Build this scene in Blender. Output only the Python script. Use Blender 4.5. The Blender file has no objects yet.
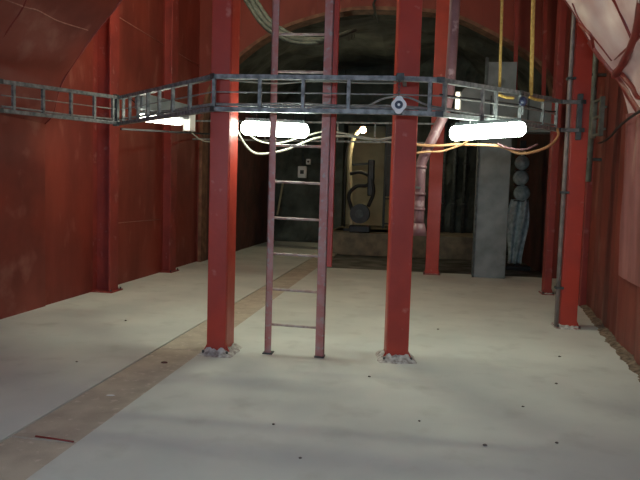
import bpy, bmesh, math, random
from mathutils import Vector, Matrix, noise
random.seed(7)
R = math.radians
scene = bpy.context.scene
COL = scene.collection

# ------------------------------------------------------------------ camera
cam_data = bpy.data.cameras.new('camera')
cam_data.sensor_width = 36.0
cam_data.lens = 620.0 / 640.0 * 36.0
cam_data.clip_end = 200
camera = bpy.data.objects.new('camera', cam_data)
camera.matrix_world = (Matrix.Translation((0, 0, 1.6)) @ Matrix.Rotation(R(8.5), 4, 'Z')
                       @ Matrix.Rotation(R(90 - 4.2), 4, 'X') @ Matrix.Rotation(R(1.7), 4, 'Z'))
COL.objects.link(camera)
scene.camera = camera

# ------------------------------------------------------------------ world, exposure
world = bpy.data.worlds.new('world')
world.use_nodes = True
world.node_tree.nodes['Background'].inputs['Color'].default_value = (0.6, 0.7, 0.8, 1)
world.node_tree.nodes['Background'].inputs['Strength'].default_value = 0.0
scene.world = world
vs = scene.view_settings
vs.view_transform = 'Standard'
vs.look = 'None'
vs.gamma = 1.0
vs.use_curve_mapping = False
vs.exposure = 0.42
TUBE_POWER = 25.0        # emission of the lit fluorescent diffusers on the tray
BAY_TUBE_POWER = 82.0     # the same fittings high up in the bay behind the vault, above the picture
FLASH_FILL_POWER = 125.0   # two unseen fittings added behind the viewer in place of a camera flash

# ------------------------------------------------------------------ materials
def srgb(r, g, b):
    f = lambda c: (c / 255 / 12.92) if c <= 10 else (((c / 255) + 0.055) / 1.055) ** 2.4
    return (f(r), f(g), f(b), 1)

def material(name, c1, c2=None, rough=0.6, rough2=None, scale=3.0, detail=6.0, lo=0.35, hi=0.65, bump=0.0, bump_scale=40.0,
             metallic=0.0, spec=0.5, stretch=(1, 1, 1), wear=None, wear_scale=9.0, wear_lo=0.62, wear_hi=0.68, coat=0.0):
    m = bpy.data.materials.new(name)
    m.use_nodes = True
    nt = m.node_tree
    b = nt.nodes['Principled BSDF']
    b.inputs['Metallic'].default_value = metallic
    b.inputs['Specular IOR Level'].default_value = spec
    b.inputs['Coat Weight'].default_value = coat
    geo = nt.nodes.new('ShaderNodeNewGeometry')
    mp = nt.nodes.new('ShaderNodeMapping')
    mp.inputs['Scale'].default_value = stretch
    nt.links.new(geo.outputs['Position'], mp.inputs['Vector'])
    def nz(sc, det):
        n = nt.nodes.new('ShaderNodeTexNoise')
        n.inputs['Scale'].default_value = sc
        n.inputs['Detail'].default_value = det
        nt.links.new(mp.outputs['Vector'], n.inputs['Vector'])
        return n
    def rng(src, a, z, t0=0.0, t1=1.0):
        r = nt.nodes.new('ShaderNodeMapRange')
        r.inputs['From Min'].default_value = a
        r.inputs['From Max'].default_value = z
        r.inputs['To Min'].default_value = t0
        r.inputs['To Max'].default_value = t1
        nt.links.new(src, r.inputs['Value'])
        return r.outputs['Result']
    def mix(fac, a, z):
        x = nt.nodes.new('ShaderNodeMix')
        x.data_type = 'RGBA'
        nt.links.new(fac, x.inputs['Factor'])
        for s, v in (('A', a), ('B', z)):
            k = [i for i in x.inputs if i.name == s and i.type == 'RGBA'][0]
            if isinstance(v, tuple): k.default_value = v
            else: nt.links.new(v, k)
        return [o for o in x.outputs if o.type == 'RGBA'][0]
    n1 = nz(scale, detail)
    f1 = rng(n1.outputs['Fac'], lo, hi)
    col = mix(f1, c1, c2 or c1)
    if wear:
        f2 = rng(nz(wear_scale, 8).outputs['Fac'], wear_lo, wear_hi)
        col = mix(f2, col, wear)
    nt.links.new(col, b.inputs['Base Color'])
    if rough2 is not None:
        nt.links.new(rng(n1.outputs['Fac'], lo, hi, rough, rough2), b.inputs['Roughness'])
    else:
        b.inputs['Roughness'].default_value = rough
    if bump:
        bp = nt.nodes.new('ShaderNodeBump')
        bp.inputs['Strength'].default_value = bump
        bp.inputs['Distance'].default_value = 0.02
        nt.links.new(nz(bump_scale, 6).outputs['Fac'], bp.inputs['Height'])
        nt.links.new(bp.outputs['Normal'], b.inputs['Normal'])
    return m

def emitter(name, col, power):
    m = bpy.data.materials.new(name)
    m.use_nodes = True
    b = m.node_tree.nodes['Principled BSDF']
    b.inputs['Base Color'].default_value = (0.8, 0.8, 0.8, 1)
    b.inputs['Emission Color'].default_value = col
    b.inputs['Emission Strength'].default_value = power
    return m

M = {}
M['floor'] = material('pale_floor_paint', srgb(220, 223, 216), srgb(206, 210, 204), 0.55, 0.75, scale=1.1, bump=0.06, bump_scale=14,
                      wear=srgb(190, 192, 184), wear_scale=3, wear_lo=0.55, wear_hi=0.85)
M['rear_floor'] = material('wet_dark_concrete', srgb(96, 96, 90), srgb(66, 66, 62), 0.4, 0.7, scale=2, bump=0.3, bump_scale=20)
M['plate'] = material('tan_cover_plate', srgb(202, 192, 174), srgb(180, 168, 152), 0.7, scale=4, bump=0.35, bump_scale=90,
                      wear=srgb(214, 202, 190), wear_scale=14, wear_lo=0.58, wear_hi=0.7)
M['slot'] = material('drain_slot_concrete', srgb(60, 52, 46), rough=0.9)
M['red_wall'] = material('red_coated_wall', srgb(142, 58, 45), srgb(116, 46, 37), 0.5, 0.7, scale=1.6, stretch=(1, 1, 0.4), bump=0.12, bump_scale=9,
                         wear=srgb(168, 104, 90), wear_scale=3.5, wear_lo=0.6, wear_hi=0.85)
M['red_plain'] = material('red_membrane', srgb(138, 58, 46), srgb(114, 47, 39), 0.4, 0.58, scale=1.2, bump=0.1, bump_scale=7,
                          wear=srgb(170, 112, 100), wear_scale=2.2, wear_lo=0.56, wear_hi=0.85)
M['flash_paled_sheet'] = material('red_sheet_painted_glare', srgb(232, 208, 208), srgb(214, 176, 174), 0.3, 0.42, scale=2.2, bump=0.0, spec=0.6)  # red vinyl whitened by flash: the glare is put into the base colour
M['right_wall'] = material('brown_red_wall_sheet', srgb(128, 62, 50), srgb(102, 46, 38), 0.45, 0.65, scale=1.8, stretch=(1, 1.6, 0.4), bump=0.1, bump_scale=9,
                           wear=srgb(150, 100, 88), wear_scale=3.5, wear_lo=0.58, wear_hi=0.8)
M['red_fold'] = material('red_sheet_fold', srgb(140, 52, 44), srgb(112, 40, 36), 0.4, scale=5)
M['post_red'] = material('red_post_paint', srgb(188, 66, 50), srgb(170, 58, 44), 0.32, 0.5, scale=3, bump=0.08, bump_scale=25,
                         wear=srgb(206, 132, 118), wear_scale=7, wear_lo=0.66, wear_hi=0.78)
M['ladder_red'] = material('scuffed_ladder_paint', srgb(186, 114, 106), srgb(188, 142, 136), 0.45, scale=9, bump=0.1,
                           wear=srgb(176, 160, 152), wear_scale=16, wear_lo=0.56, wear_hi=0.66)
M['rung'] = material('worn_rung', srgb(196, 184, 178), srgb(160, 130, 124), 0.45, scale=14)
M['grout'] = material('white_grout', srgb(214, 212, 206), srgb(140, 132, 126), 0.9, scale=22, bump=0.25, bump_scale=40)
M['galv'] = material('galvanised_steel', srgb(150, 153, 152), srgb(104, 109, 110), 0.42, 0.6, scale=18, metallic=0.25, bump=0.05)
M['galv_dark'] = material('dull_grey_steel', srgb(92, 98, 98), srgb(66, 70, 70), 0.55, scale=12, metallic=0.4)
M['white_plastic'] = material('white_plastic', srgb(246, 246, 244), rough=0.4)
M['cable_grey'] = material('grey_cable', srgb(150, 150, 146), srgb(120, 120, 118), 0.5, scale=20)
M['cable_white'] = material('cream_cable', srgb(150, 148, 132), rough=0.6)
M['cable_orange'] = material('orange_cable', srgb(206, 158, 112), srgb(188, 136, 90), 0.5, scale=8)
M['cable_black'] = material('black_rubber', srgb(34, 32, 32), rough=0.6)
M['yellow'] = material('yellow_rope', srgb(204, 170, 92), srgb(178, 142, 70), 0.7, scale=30)
M['lilac'] = material('lilac_pipe_plastic', srgb(134, 98, 100), srgb(116, 80, 82), 0.45, scale=7, wear=srgb(180, 150, 148), wear_scale=12, wear_lo=0.6, wear_hi=0.7)
M['hose_green'] = material('grey_green_hose', srgb(62, 65, 57), srgb(40, 43, 38), 0.75, scale=20, bump=0.2)
M['rim'] = material('rusty_arch_rim', srgb(136, 98, 72), srgb(100, 60, 46), 0.7, scale=6, bump=0.2)
M['seam'] = material('pale_weld_bead', srgb(176, 124, 112), srgb(150, 92, 82), 0.6, scale=20)
M['rock'] = material('dark_sprayed_rock', srgb(92, 98, 92), srgb(50, 54, 51), 0.85, scale=1.4, bump=0.8, bump_scale=7)
M['rock_red'] = material('dark_red_brown_wall', srgb(92, 52, 46), srgb(64, 40, 36), 0.8, scale=2, bump=0.4, bump_scale=10)
M['pale_wall'] = material('cream_tunnel_wall', srgb(206, 194, 160), srgb(180, 168, 136), 0.8, scale=2)
M['ledge'] = material('dusty_ledge_concrete', srgb(150, 138, 116), srgb(112, 102, 88), 0.85, scale=4, bump=0.3)
M['grey_paint'] = material('blue_grey_panel_paint', srgb(136, 144, 148), srgb(110, 118, 120), 0.45, scale=3,
                           wear=srgb(84, 82, 78), wear_scale=2.5, wear_lo=0.62, wear_hi=0.75)
M['black'] = material('black_machine_paint', srgb(26, 26, 28), srgb(44, 44, 44), 0.45, scale=9)
M['glassy'] = material('cloudy_blue_plastic', srgb(206, 224, 230), srgb(150, 176, 184), 0.18, scale=9, spec=0.7, bump=0.3, bump_scale=16)
M['bracket'] = material('green_grey_bracket', srgb(134, 138, 128), srgb(104, 104, 96), 0.55, scale=10, metallic=0.3)
M['conduit'] = material('grey_lilac_conduit', srgb(146, 132, 128), srgb(118, 108, 104), 0.5, scale=8)
M['dirt'] = material('loose_dirt', srgb(150, 132, 112), srgb(88, 74, 62), 0.95, scale=16, bump=0.8, bump_scale=50)
M['dark_blue'] = material('dark_blue_ring', srgb(42, 48, 72), rough=0.4)
M['pebble'] = material('dark_pebble', srgb(124, 118, 108), srgb(92, 86, 80), 0.9, scale=20)
M['tube'] = emitter('lit_tube_diffuser', (0.86, 1.0, 0.86, 1), TUBE_POWER)
M['added_flash_tube'] = emitter('added_flash_fill_diffuser', (0.53, 0.78, 1.0, 1), FLASH_FILL_POWER)
M['tube_dim'] = emitter('lit_small_diffuser', (1.0, 0.98, 0.80, 1), 12.0)
M['tube_bay'] = emitter('lit_bay_tube_diffuser', (0.98, 1.0, 0.72, 1), BAY_TUBE_POWER)
M['warm'] = emitter('lit_warm_lens', (1.0, 0.84, 0.52, 1), 150.0)
M['slit'] = emitter('lit_slim_lens', (1.0, 0.92, 0.68, 1), 2.2)

# ------------------------------------------------------------------ mesh helpers
class MB:
    def __init__(s): s.v = []; s.f = []; s.smooth = []
    def add(s, vs_, fs_, smooth=False):
        o = len(s.v)
        s.v += [Vector(p) for p in vs_]
        s.f += [[i + o for i in f] for f in fs_]
        s.smooth += [smooth] * len(fs_)
        return s
    def box(s, x0, x1, y0, y1, z0, z1, bev=0.0, mat=None):
        vs_ = [Vector((x, y, z)) for z in (z0, z1) for y in (y0, y1) for x in (x0, x1)]
        fs_ = [(0, 2, 3, 1), (4, 5, 7, 6), (0, 1, 5, 4), (2, 6, 7, 3), (0, 4, 6, 2), (1, 3, 7, 5)]
        if bev:
            bm = bmesh.new()
            bv = [bm.verts.new(p) for p in vs_]
            for f in fs_: bm.faces.new([bv[i] for i in f])
            bmesh.ops.bevel(bm, geom=bm.edges[:], offset=bev, segments=2, affect='EDGES', profile=0.5)
            bm.verts.index_update()
            vs_ = [v.co.copy() for v in bm.verts]
            fs_ = [[v.index for v in f.verts] for f in bm.faces]
            bm.free()
        if mat is not None: vs_ = [mat @ p for p in vs_]
        return s.add(vs_, fs_)
    def bar(s, a, b, w, h, up=(0, 0, 1)):
        """box bar from a to b; w across, h along up"""
        a = Vector(a); b = Vector(b); d = (b - a).normalized(); u = Vector(up)
        side = d.cross(u)
        if side.length < 1e-4: side = d.cross(Vector((0, 1, 0)))
        side.normalize(); u = side.cross(d).normalized()
        vs_ = []
        for p in (a, b):
            for i, j in ((-1, -1), (1, -1), (1, 1), (-1, 1)):
                vs_.append(p + side * (i * w / 2) + u * (j * h / 2))
        return s.add(vs_, [(3, 2, 1, 0), (4, 5, 6, 7), (0, 1, 5, 4), (1, 2, 6, 5), (2, 3, 7, 6), (3, 0, 4, 7)])
    def tube(s, pts, r, n=8, cap=True):
        pts = [Vector(p) for p in pts]
        rr = r if isinstance(r, (list, tuple)) else [r] * len(pts)
        vs_ = []; fs_ = []
        ref = None
        for i, p in enumerate(pts):
            d = (pts[min(i + 1, len(pts) - 1)] - pts[max(i - 1, 0)]).normalized()
            if ref is None:
                ref = d.cross(Vector((0, 0, 1)) if abs(d.z) < 0.9 else Vector((0, 1, 0))).normalized()
            ref = (ref - d * ref.dot(d)).normalized()
            bn = d.cross(ref)
            for k in range(n):
                a = 2 * math.pi * k / n
                vs_.append(p + (ref * math.cos(a) + bn * math.sin(a)) * rr[i])
        for i in range(len(pts) - 1):
            for k in range(n):
                fs_.append((i * n + k, i * n + (k + 1) % n, (i + 1) * n + (k + 1) % n, (i + 1) * n + k))
        o = len(s.v)
        s.add(vs_, fs_, True)
        if cap:
            s.f.append([o + k for k in range(n)][::-1]); s.smooth.append(False)
            e = o + (len(pts) - 1) * n
            s.f.append([e + k for k in range(n)]); s.smooth.append(False)
        return s
    def grid(s, fn, nu, nv, smooth=True):
        vs_ = [fn(i / nu, j / nv) for j in range(nv + 1) for i in range(nu + 1)]
        fs_ = [(j * (nu + 1) + i, j * (nu + 1) + i + 1, (j + 1) * (nu + 1) + i + 1, (j + 1) * (nu + 1) + i)
               for j in range(nv) for i in range(nu)]
        return s.add(vs_, fs_, smooth)
    def ball(s, c, r, nu=12, nv=8):
        r = r if isinstance(r, (list, tuple)) else (r, r, r)
        def fn(u, v):
            a = 2 * math.pi * u; t = math.pi * (0.001 + 0.998 * v)
            return Vector(c) + Vector((r[0] * math.cos(a) * math.sin(t), r[1] * math.sin(a) * math.sin(t), -r[2] * math.cos(t)))
        return s.grid(fn, nu, nv)
    def prism(s, poly, ya, yb):
        """polygon given as (x, z) extruded from y=ya to y=yb"""
        n = len(poly)
        vs_ = [(x, ya, z) for x, z in poly] + [(x, yb, z) for x, z in poly]
        fs_ = [list(range(n)), list(range(2 * n - 1, n - 1, -1))] + [(i, i + n, (i + 1) % n + n, (i + 1) % n) for i in range(n)]
        return s.add(vs_, fs_)
    def build(s, name, mat, parent=None, fix=True):
        org = parent_world(parent) if parent else Vector((0, 0, 0))
        me = bpy.data.meshes.new(name)
        loc = Vector((0, 0, 0))
        if not parent:
            lo = Vector((min(p.x for p in s.v), min(p.y for p in s.v), min(p.z for p in s.v)))
            hi = Vector((max(p.x for p in s.v), max(p.y for p in s.v), max(p.z for p in s.v)))
            loc = Vector(((lo.x + hi.x) / 2, (lo.y + hi.y) / 2, lo.z))
            org = loc
        me.from_pydata([p - org for p in s.v], [], s.f)
        for p, sm in zip(me.polygons, s.smooth): p.use_smooth = sm
        if fix:
            bm = bmesh.new(); bm.from_mesh(me)
            bmesh.ops.recalc_face_normals(bm, faces=bm.faces)
            bm.to_mesh(me); bm.free()
        me.materials.append(mat)
        o = bpy.data.objects.new(name, me)
        o.location = loc
        COL.objects.link(o)
        if parent: o.parent = parent
        return o

def parent_world(o):
    p = Vector((0, 0, 0))
    while o: p += o.location; o = o.parent
    return p

def tag(o, label, cat, group=None, kind=None):
    o['label'] = label; o['category'] = cat
    if group: o['group'] = group
    if kind: o['kind'] = kind
    return o

def thing(name, loc, label, cat, group=None, kind=None):
    o = bpy.data.objects.new(name, None)
    o.empty_display_size = 0.1
    o.location = loc
    COL.objects.link(o)
    return tag(o, label, cat, group, kind)

def spline(pts, k=8):
    pts = [Vector(p) for p in pts]; out = []
    P = [pts[0] * 2 - pts[1]] + pts + [pts[-1] * 2 - pts[-2]]
    for i in range(1, len(P) - 2):
        for j in range(k):
            t = j / k
            a, b, c, d = P[i - 1], P[i], P[i + 1], P[i + 2]
            out.append(0.5 * ((2 * b) + (c - a) * t + (2 * a - 5 * b + 4 * c - d) * t * t + (3 * b - a - 3 * c + d) * t ** 3))
    out.append(pts[-1])
    return out

def lerp_table(tab, x):
    if x <= tab[0][0]: return tab[0][1]
    for (a, p), (b, q) in zip(tab, tab[1:]):
        if x <= b: return p + (q - p) * (x - a) / (b - a)
    return tab[-1][1]

# ------------------------------------------------------------------ the setting: floors
WL = -4.82                       # face of the left wall
RIGHT = [(-3, 1.9), (3.0, 1.92), (6.4, 2.25), (7.4, 2.36), (8.2, 2.46), (10.9, 2.82), (13.4, 3.0)]
right_x = lambda y: lerp_table(RIGHT, y)
Y_END, Y_BACK = 7.4, 13.4
SL, SR = -2.505, -2.035          # covered drain channel in the floor

fl = MB()
fl.box(-5.1, SL, -3, 20.6, -0.2, 0)
fl.box(SR, 3.3, -3, 13.45, -0.2, 0)
floor = fl.build('floor', M['floor'])
tag(floor, 'pale painted concrete floor of the red hall', 'floor', kind='structure')
sb = MB().box(SL, SR, -3, 17.8, -0.2, -0.07).build('drain_channel_bed', M['slot'], floor)
pm = None
for i in range(9):
    y0 = 3.54 - 2.36 * 3 + 2.36 * i
    if pm is None:
        pl = MB().box(SL + 0.008, SR - 0.008, y0 + 0.006, y0 + 2.354, -0.07, -0.006, bev=0.004).build('cover_plate', M['plate'], floor)
        pm = (pl, y0)
    else:
        c = pm[0].copy(); COL.objects.link(c); c.location = pm[0].location + Vector((0, y0 - pm[1], 0))
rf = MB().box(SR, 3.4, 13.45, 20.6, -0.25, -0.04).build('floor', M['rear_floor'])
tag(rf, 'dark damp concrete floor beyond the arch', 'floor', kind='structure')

# ------------------------------------------------------------------ left wall
wl = thing('wall_left', (WL, 5, 0), 'red coated side wall left of the drain strip', 'wall', kind='structure')
def wall_panel(y0, y1, z0, z1, dx=0.0, mat='red_wall', name='panel', par=wl, bulge=0.012, seed=0):
    g = 0.006
    def fn(u, v):
        y = y0 + g + (y1 - y0 - 2 * g) * u; z = z0 + g + (z1 - z0 - 2 * g) * v
        e = min(u, 1 - u, v, 1 - v)
        b = bulge * min(1, e * 6) * (0.6 + noise.noise((y * 1.3, z * 1.1, seed)))
        return Vector((WL + dx + b, y, z))
    m = MB().grid(fn, 10, 10)
    m.box(WL + dx - 0.05, WL + dx - 0.002, y0, y1, z0, z1)
    return m.build(name, M[mat], par)
ys = [-3, -0.9, 1.2, 3.3, 5.4, 7.58]
for a, b in zip(ys, ys[1:]):
    wall_panel(a, b, 0, 2.42, 0.0, 'red_plain', seed=a)
for a, b in ((7.58, 8.9), (9.1, 11.4), (11.7, 13.4)):
    for za, zb in ((0, 1.03), (1.03, 4.35), (4.35, 6.3)):
        wall_panel(a, b, za, zb, -0.03 if a < 8 else 0.0, seed=a + za)
def weld(pts, r=0.008):
    MB().tube([Vector(p) + Vector((0.004, 0, 0)) for p in pts], r, 5).build('weld_seam', M['seam'], wl)
weld([(WL, 9.1, 1.03), (WL, 10.3, 1.035), (WL, 11.4, 1.03)], 0.006)
weld([(WL, 9.1, 4.35), (WL, 11.4, 4.35)], 0.008)
weld([(WL, 11.7, 4.35), (WL, 13.4, 4.35)], 0.008)
def wall_rib(x0, x1, y0, y1, z1=6.3):
    m = MB()
    t = 0.022; yc = (y0 + y1) / 2
    m.box(x0, x0 + t, y0, y1, 0, z1, 0.003)               # flange on the wall
    m.box(x1 - t, x1, y0, y1, 0, z1, 0.003)               # flange towards the room
    m.box(x0 + t, x1 - t, yc - 0.01, yc + 0.01, 0, z1)    # web, set back in the shade of the flanges
    o = m.build('rib', M['post_red2'], wl)
    MB().box(x0, x1 + 0.06, y0 - 0.05, y1 + 0.05, 0, 0.02, 0.004).build('base_plate', M['post_red2'], o)
    for k in (0, 1):
        MB().tube([(x1 + 0.03, y0 - 0.02 + k * (y1 - y0 + 0.04), 0.015), (x1 + 0.03, y0 - 0.02 + k * (y1 - y0 + 0.04), 0.05)], 0.014, 6).build('bolt', M['galv_dark'], o)
M['post_red2'] = material('faded_red_rib_paint', srgb(150, 58, 50), srgb(128, 46, 42), 0.55, scale=3, bump=0.08, bump_scale=20,
                          wear=srgb(176, 116, 108), wear_scale=6, wear_lo=0.6, wear_hi=0.78)
wall_rib(WL - 0.05, -4.57, 8.86, 9.14)
wall_rib(WL - 0.05, -4.64, 11.4, 11.72)
MB().box(-5.1, WL - 0.05, -3, 13.4, 0, 6.4).build('backing', M['red_plain'], wl)

# ------------------------------------------------------------------ right wall
wr = thing('wall_right', (2.4, 5, 0), 'red sheeted side wall with upright folds on the right', 'wall', kind='structure')
def rfold(y, z):
    f = 0.022 * math.sin(y * 7.1) + 0.014 * math.sin(y * 12.7 + 1) + 0.02 * noise.noise((y * 1.7, z * 0.5, 3))
    k = (y - 8.05) / 0.06
    f -= 0.06 * math.exp(-k * k)
    return f * min(1, 0.3 + z)
def right_sheet(y0, y1, z0, z1, name='sheet', top_taper=0.0):
    nu = max(8, int((y1 - y0) * 14))
    def fn(u, v):
        y = y0 + (y1 - y0) * u; z = z0 + (z1 - z0) * v
        return Vector((right_x(y) - rfold(y, z), y, z))
    return MB().grid(fn, nu, 14).build(name, M['right_wall'], wr)
ys = [-3, 0.2, 2.6, 5.0, 7.4]
for a, b in zip(ys, ys[1:]): right_sheet(a, b, 0, 2.44)
for a, b in ((7.4, 9.95), (10.2, 13.4)):
    right_sheet(a, b, 0, 3.0); right_sheet(a, b, 3.0, 6.3)
M['flap'] = material('dull_pink_flap', srgb(172, 120, 116), srgb(134, 80, 76), 0.32, scale=2.5, stretch=(1, 2.5, 0.3))
def flap(u, v):
    y = 6.1 + 1.2 * u; z = 2.55 - 1.75 * v
    return Vector((right_x(y) - 0.065 - (1 - v) ** 0.7 * 0.03 - (1 - v) * 0.035 * math.sin(u * 17 + v * 1.2) - 0.02 * noise.noise((y * 4, z, 8)), y, z))
MB().grid(flap, 40, 16).build('hanging_flap', M['flap'], wr)
rb = MB()
rb.box(right_x(10) - 0.12, right_x(10) + 0.1, 9.95, 10.2, 0, 6.3, 0.01)
rb.build('rib', M['post_red2'], wr)
bk = MB()
tab = [y for y, _ in RIGHT]
for a, b in zip(tab, tab[1:]):
    bk.add([(right_x(a) + 0.16, a, 0), (right_x(b) + 0.16, b, 0), (right_x(b) + 0.16, b, 6.4), (right_x(a) + 0.16, a, 6.4),
            (right_x(a) + 0.3, a, 0), (right_x(b) + 0.3, b, 0), (right_x(b) + 0.3, b, 6.4), (right_x(a) + 0.3, a, 6.4)],
           [(0, 1, 2, 3), (7, 6, 5, 4), (0, 4, 5, 1), (3, 2, 6, 7), (0, 3, 7, 4), (1, 5, 6, 2)])
bk.build('backing', M['red_plain'], wr)
# ragged dirt line along the foot of the right wall
def dirt(u, v):
    y = 5.2 + 6.5 * u
    n = noise.noise((y * 5, 0, 1)); n2 = noise.noise((y * 17, 4, 1))
    w = 0.07 + 0.04 * n + 0.02 * n2
    h = 0.045 + 0.03 * n2
    x = right_x(y) + 0.05 - v * (w + 0.08)
    return Vector((x, y + 0.02 * n2, max(0.0, h * (1 - v) ** 0.7 + 0.012 * noise.noise((y * 30, v * 6, 2)) * (1 - v))))
tr = MB().grid(dirt, 150, 5, False).build('trim_1', M['dirt'], fix=False)
tag(tr, 'ragged line of dirt along the foot of the right wall', 'dirt', kind='structure')

# ------------------------------------------------------------------ vault over the front bay
PROF = [(-4.84, 2.40), (-4.70, 2.56), (-4.60, 2.92), (-4.42, 3.18), (-4.14, 3.56), (-3.90, 3.82), (-3.70, 4.05), (-3.2, 4.5), (-2.4, 4.98), (-1.3, 5.25),
        (-0.2, 5.15), (0.6, 4.75), (1.15, 4.32), (1.57, 3.84), (1.71, 3.64), (1.885, 3.35), (2.07, 3.105), (2.18, 2.963), (2.27, 2.745), (2.36, 2.42)]
PS = spline([(x, 0, z) for x, z in PROF], 6)
def prof(u):
    t = u * (len(PS) - 1); i = min(int(t), len(PS) - 2); f = t - i
    return PS[i] * (1 - f) + PS[i + 1] * f
UL, UR = 0.36, 0.63
def vault(u, y, off=0.0):
    p = prof(u); q = prof(min(1, u + 0.004)); q0 = prof(max(0, u - 0.004))
    d = (q - q0).normalized(); n = Vector((d.z, 0, -d.x))      # towards the room
    w = max(0.0, (u - 0.5) / 0.5)
    sh = (right_x(y) - right_x(Y_END)) * w
    edge = min(1.0, (Y_END - y) * 2.0) if y < Y_END else 0
    b = (0.05 * noise.noise((y * 0.9, u * 14, 1)) + 0.008 * noise.noise((y * 2.6, u * 40, 5))) * max(0, edge)
    if u > UR: b *= 1.5
    p = Vector((p.x + sh, y, p.z)) + n * (b + off)
    return p
ceil = thing('ceiling', (-1.2, 3, 4), 'red sheeted vault over the front bay with flash glare painted pale pink on its right sheet', 'ceiling', kind='structure')
def vault_sheet(u0, u1, y0, y1, name, mat, nu=24, ny=40):
    return MB().grid(lambda a, b: vault(u0 + (u1 - u0) * a, y0 + (y1 - y0) * b), nu, ny).build(name, M[mat], ceil)
yl = 7.58
for a, b in ((-3, 2.2), (2.2, Y_END)):
    vault_sheet(0, UL * 0.55, a, b + (yl - Y_END if b > 3 else 0), 'membrane_sheet', 'red_plain')
    vault_sheet(UL * 0.55, UL, a, b + (yl - Y_END if b > 3 else 0), 'membrane_sheet', 'red_plain')
    vault_sheet(UL, UR, a, b, 'membrane_sheet', 'red_plain')
ps = vault_sheet(UR, 1.0, -3, Y_END, 'flash_paled_sheet', 'flash_paled_sheet', 40, 90)
ps['label'] = 'glossy red sheet stretched along the upper right corner, flash glare painted pale pink'
VAULT_READY = True
def on_vault(pts, r, name, mat, off=0.0, n=6, flat=1.0):
    P = spline([vault(u, y, off) for u, y in pts], 8)
    return MB().tube(P, r, n).build(name, M[mat], ceil)
# hems of the sheets at the open end of the vault
on_vault([(UL * k / 8, yl) for k in range(9)], 0.012, 'hem', 'red_fold')
on_vault([(UR + (0.86 - UR) * k / 8, Y_END) for k in range(9)], 0.012, 'hem', 'red_fold')
def fold(pts, w, h, name='fold', mat='red_fold'):
    P = spline([vault(u, y, 0.004) for u, y in pts], 8)
    N = spline([vault(u, y, 1.004) - vault(u, y, 0.004) for u, y in pts], 8)
    S = [-1, -0.75, -0.4, 0, 0.4, 0.75, 1]
    def fn(a, b):
        t = a * (len(P) - 1); i = min(int(round(t)), len(P) - 1)
        d = (P[min(i + 1, len(P) - 1)] - P[max(i - 1, 0)]).normalized()
        side = d.cross(N[i]).normalized()
        q = S[int(round(b * 6))]
        ww = w * (0.75 + 0.35 * noise.noise((i * 0.21, w * 30, 2)))
        return P[i] + side * q * ww + N[i].normalized() * (h * (1 - q * q) - 0.004)
    return MB().grid(fn, len(P) - 1, 6).build(name, M[mat], ceil)
fold([(.196, 5.2), (.201, 6.13), (.205, 6.4), (.204, 6.85), (.212, 7.42)], 0.010, 0.008, 'weld_seam', 'seam')
fold([(.30, 5.9), (.21, 6.16), (.17, 6.22), (.135, 6.25), (.05, 6.3)], 0.012, 0.012, 'fold', 'red_fold')
fold([(.72, 6.35), (.766, 6.25), (.798, 6.2), (.836, 6.2)], 0.018, 0.02)
fold([(.80, 5.6), (.83, 6.05), (.848, 6.5), (.864, 7.0), (.876, 7.38)], 0.060, 0.05)
fold([(.782, 7.39), (.816, 7.38), (.842, 7.36), (.894, 7.34), (.942, 7.2), (.982, 6.95)], 0.055, 0.04)
fold([(.748, 7.4), (.76, 7.3), (.778, 7.18), (.788, 7.28), (.798, 7.4)], 0.020, 0.03)
fold([(.70, 7.25), (.745, 7.3), (.788, 7.15), (.81, 7.1), (.838, 7.1)], 0.010, 0.015)
fold([(.84, 7.0), (.84, 6.55), (.842, 6.2), (.836, 5.7)], 0.012, 0.015)
fold([(.89, 7.2), (.934, 7.0), (.96, 6.8), (.97, 6.3)], 0.045, 0.04)
fold([(.70, 5.9), (.74, 5.2), (.80, 4.6)], 0.03, 0.03)
# the bay behind the vault is higher: header above the vault's end and a flat roof
hd = MB()
hp = [(PS[i].x, PS[i].z) for i in range(0, len(PS), 3)] + [(PS[-1].x, PS[-1].z)]
for (x0, z0), (x1, z1) in zip(hp, hp[1:]):
    hd.add([(x0, Y_END + 0.02, z0 + 0.03), (x1, Y_END + 0.02, z1 + 0.03), (x1, Y_END + 0.02, 6.4), (x0, Y_END + 0.02, 6.4)], [(0, 1, 2, 3)])
hd.build('header', M['red_plain'], ceil)
MB().box(-5.1, 3.3, Y_END, Y_BACK + 0.4, 6.3, 6.4).build('roof_plate', M['red_plain'], ceil)
wf = MB().box(-5.1, 2.2, -3.1, -3.0, 0, 6.4).build('wall_front', M['red_plain'])
tag(wf, 'red closing wall behind the viewer', 'wall', kind='structure')

# ------------------------------------------------------------------ back wall with the arch
ARCH = [(-4.72, 0), (-4.72, 3.2), (-4.5, 3.95), (-3.85, 4.59), (-3.23, 5.01), (-2.58, 5.28), (-1.72, 5.48), (-1.08, 5.53), (0.17, 5.455), (0.75, 5.33),
        (1.61, 4.91), (2.02, 4.67), (2.43, 4.37), (2.69, 3.97), (2.80, 3.2), (2.82, 0)]
AP = spline([(x, 0, z) for x, z in ARCH[1:-1]], 4)
AP = [Vector((-4.72, 0, 0))] + AP + [Vector((2.82, 0, 0))]
def arch_z(x):
    for a, b in zip(AP, AP[1:]):
        if a.x <= x <= b.x and b.x > a.x: return a.z + (b.z - a.z) * (x - a.x) / (b.x - a.x)
    return 0
wb = MB()
TOPZ = 6.35
for a, b in zip(AP, AP[1:]):
    if b.x - a.x > 1e-3:
        wb.prism([(a.x, a.z), (b.x, b.z), (b.x, TOPZ), (a.x, TOPZ)], Y_BACK + 0.012, Y_BACK + 0.3)
wb.box(-5.0, -4.72, Y_BACK + 0.012, Y_BACK + 0.3, 0, TOPZ)
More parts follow.
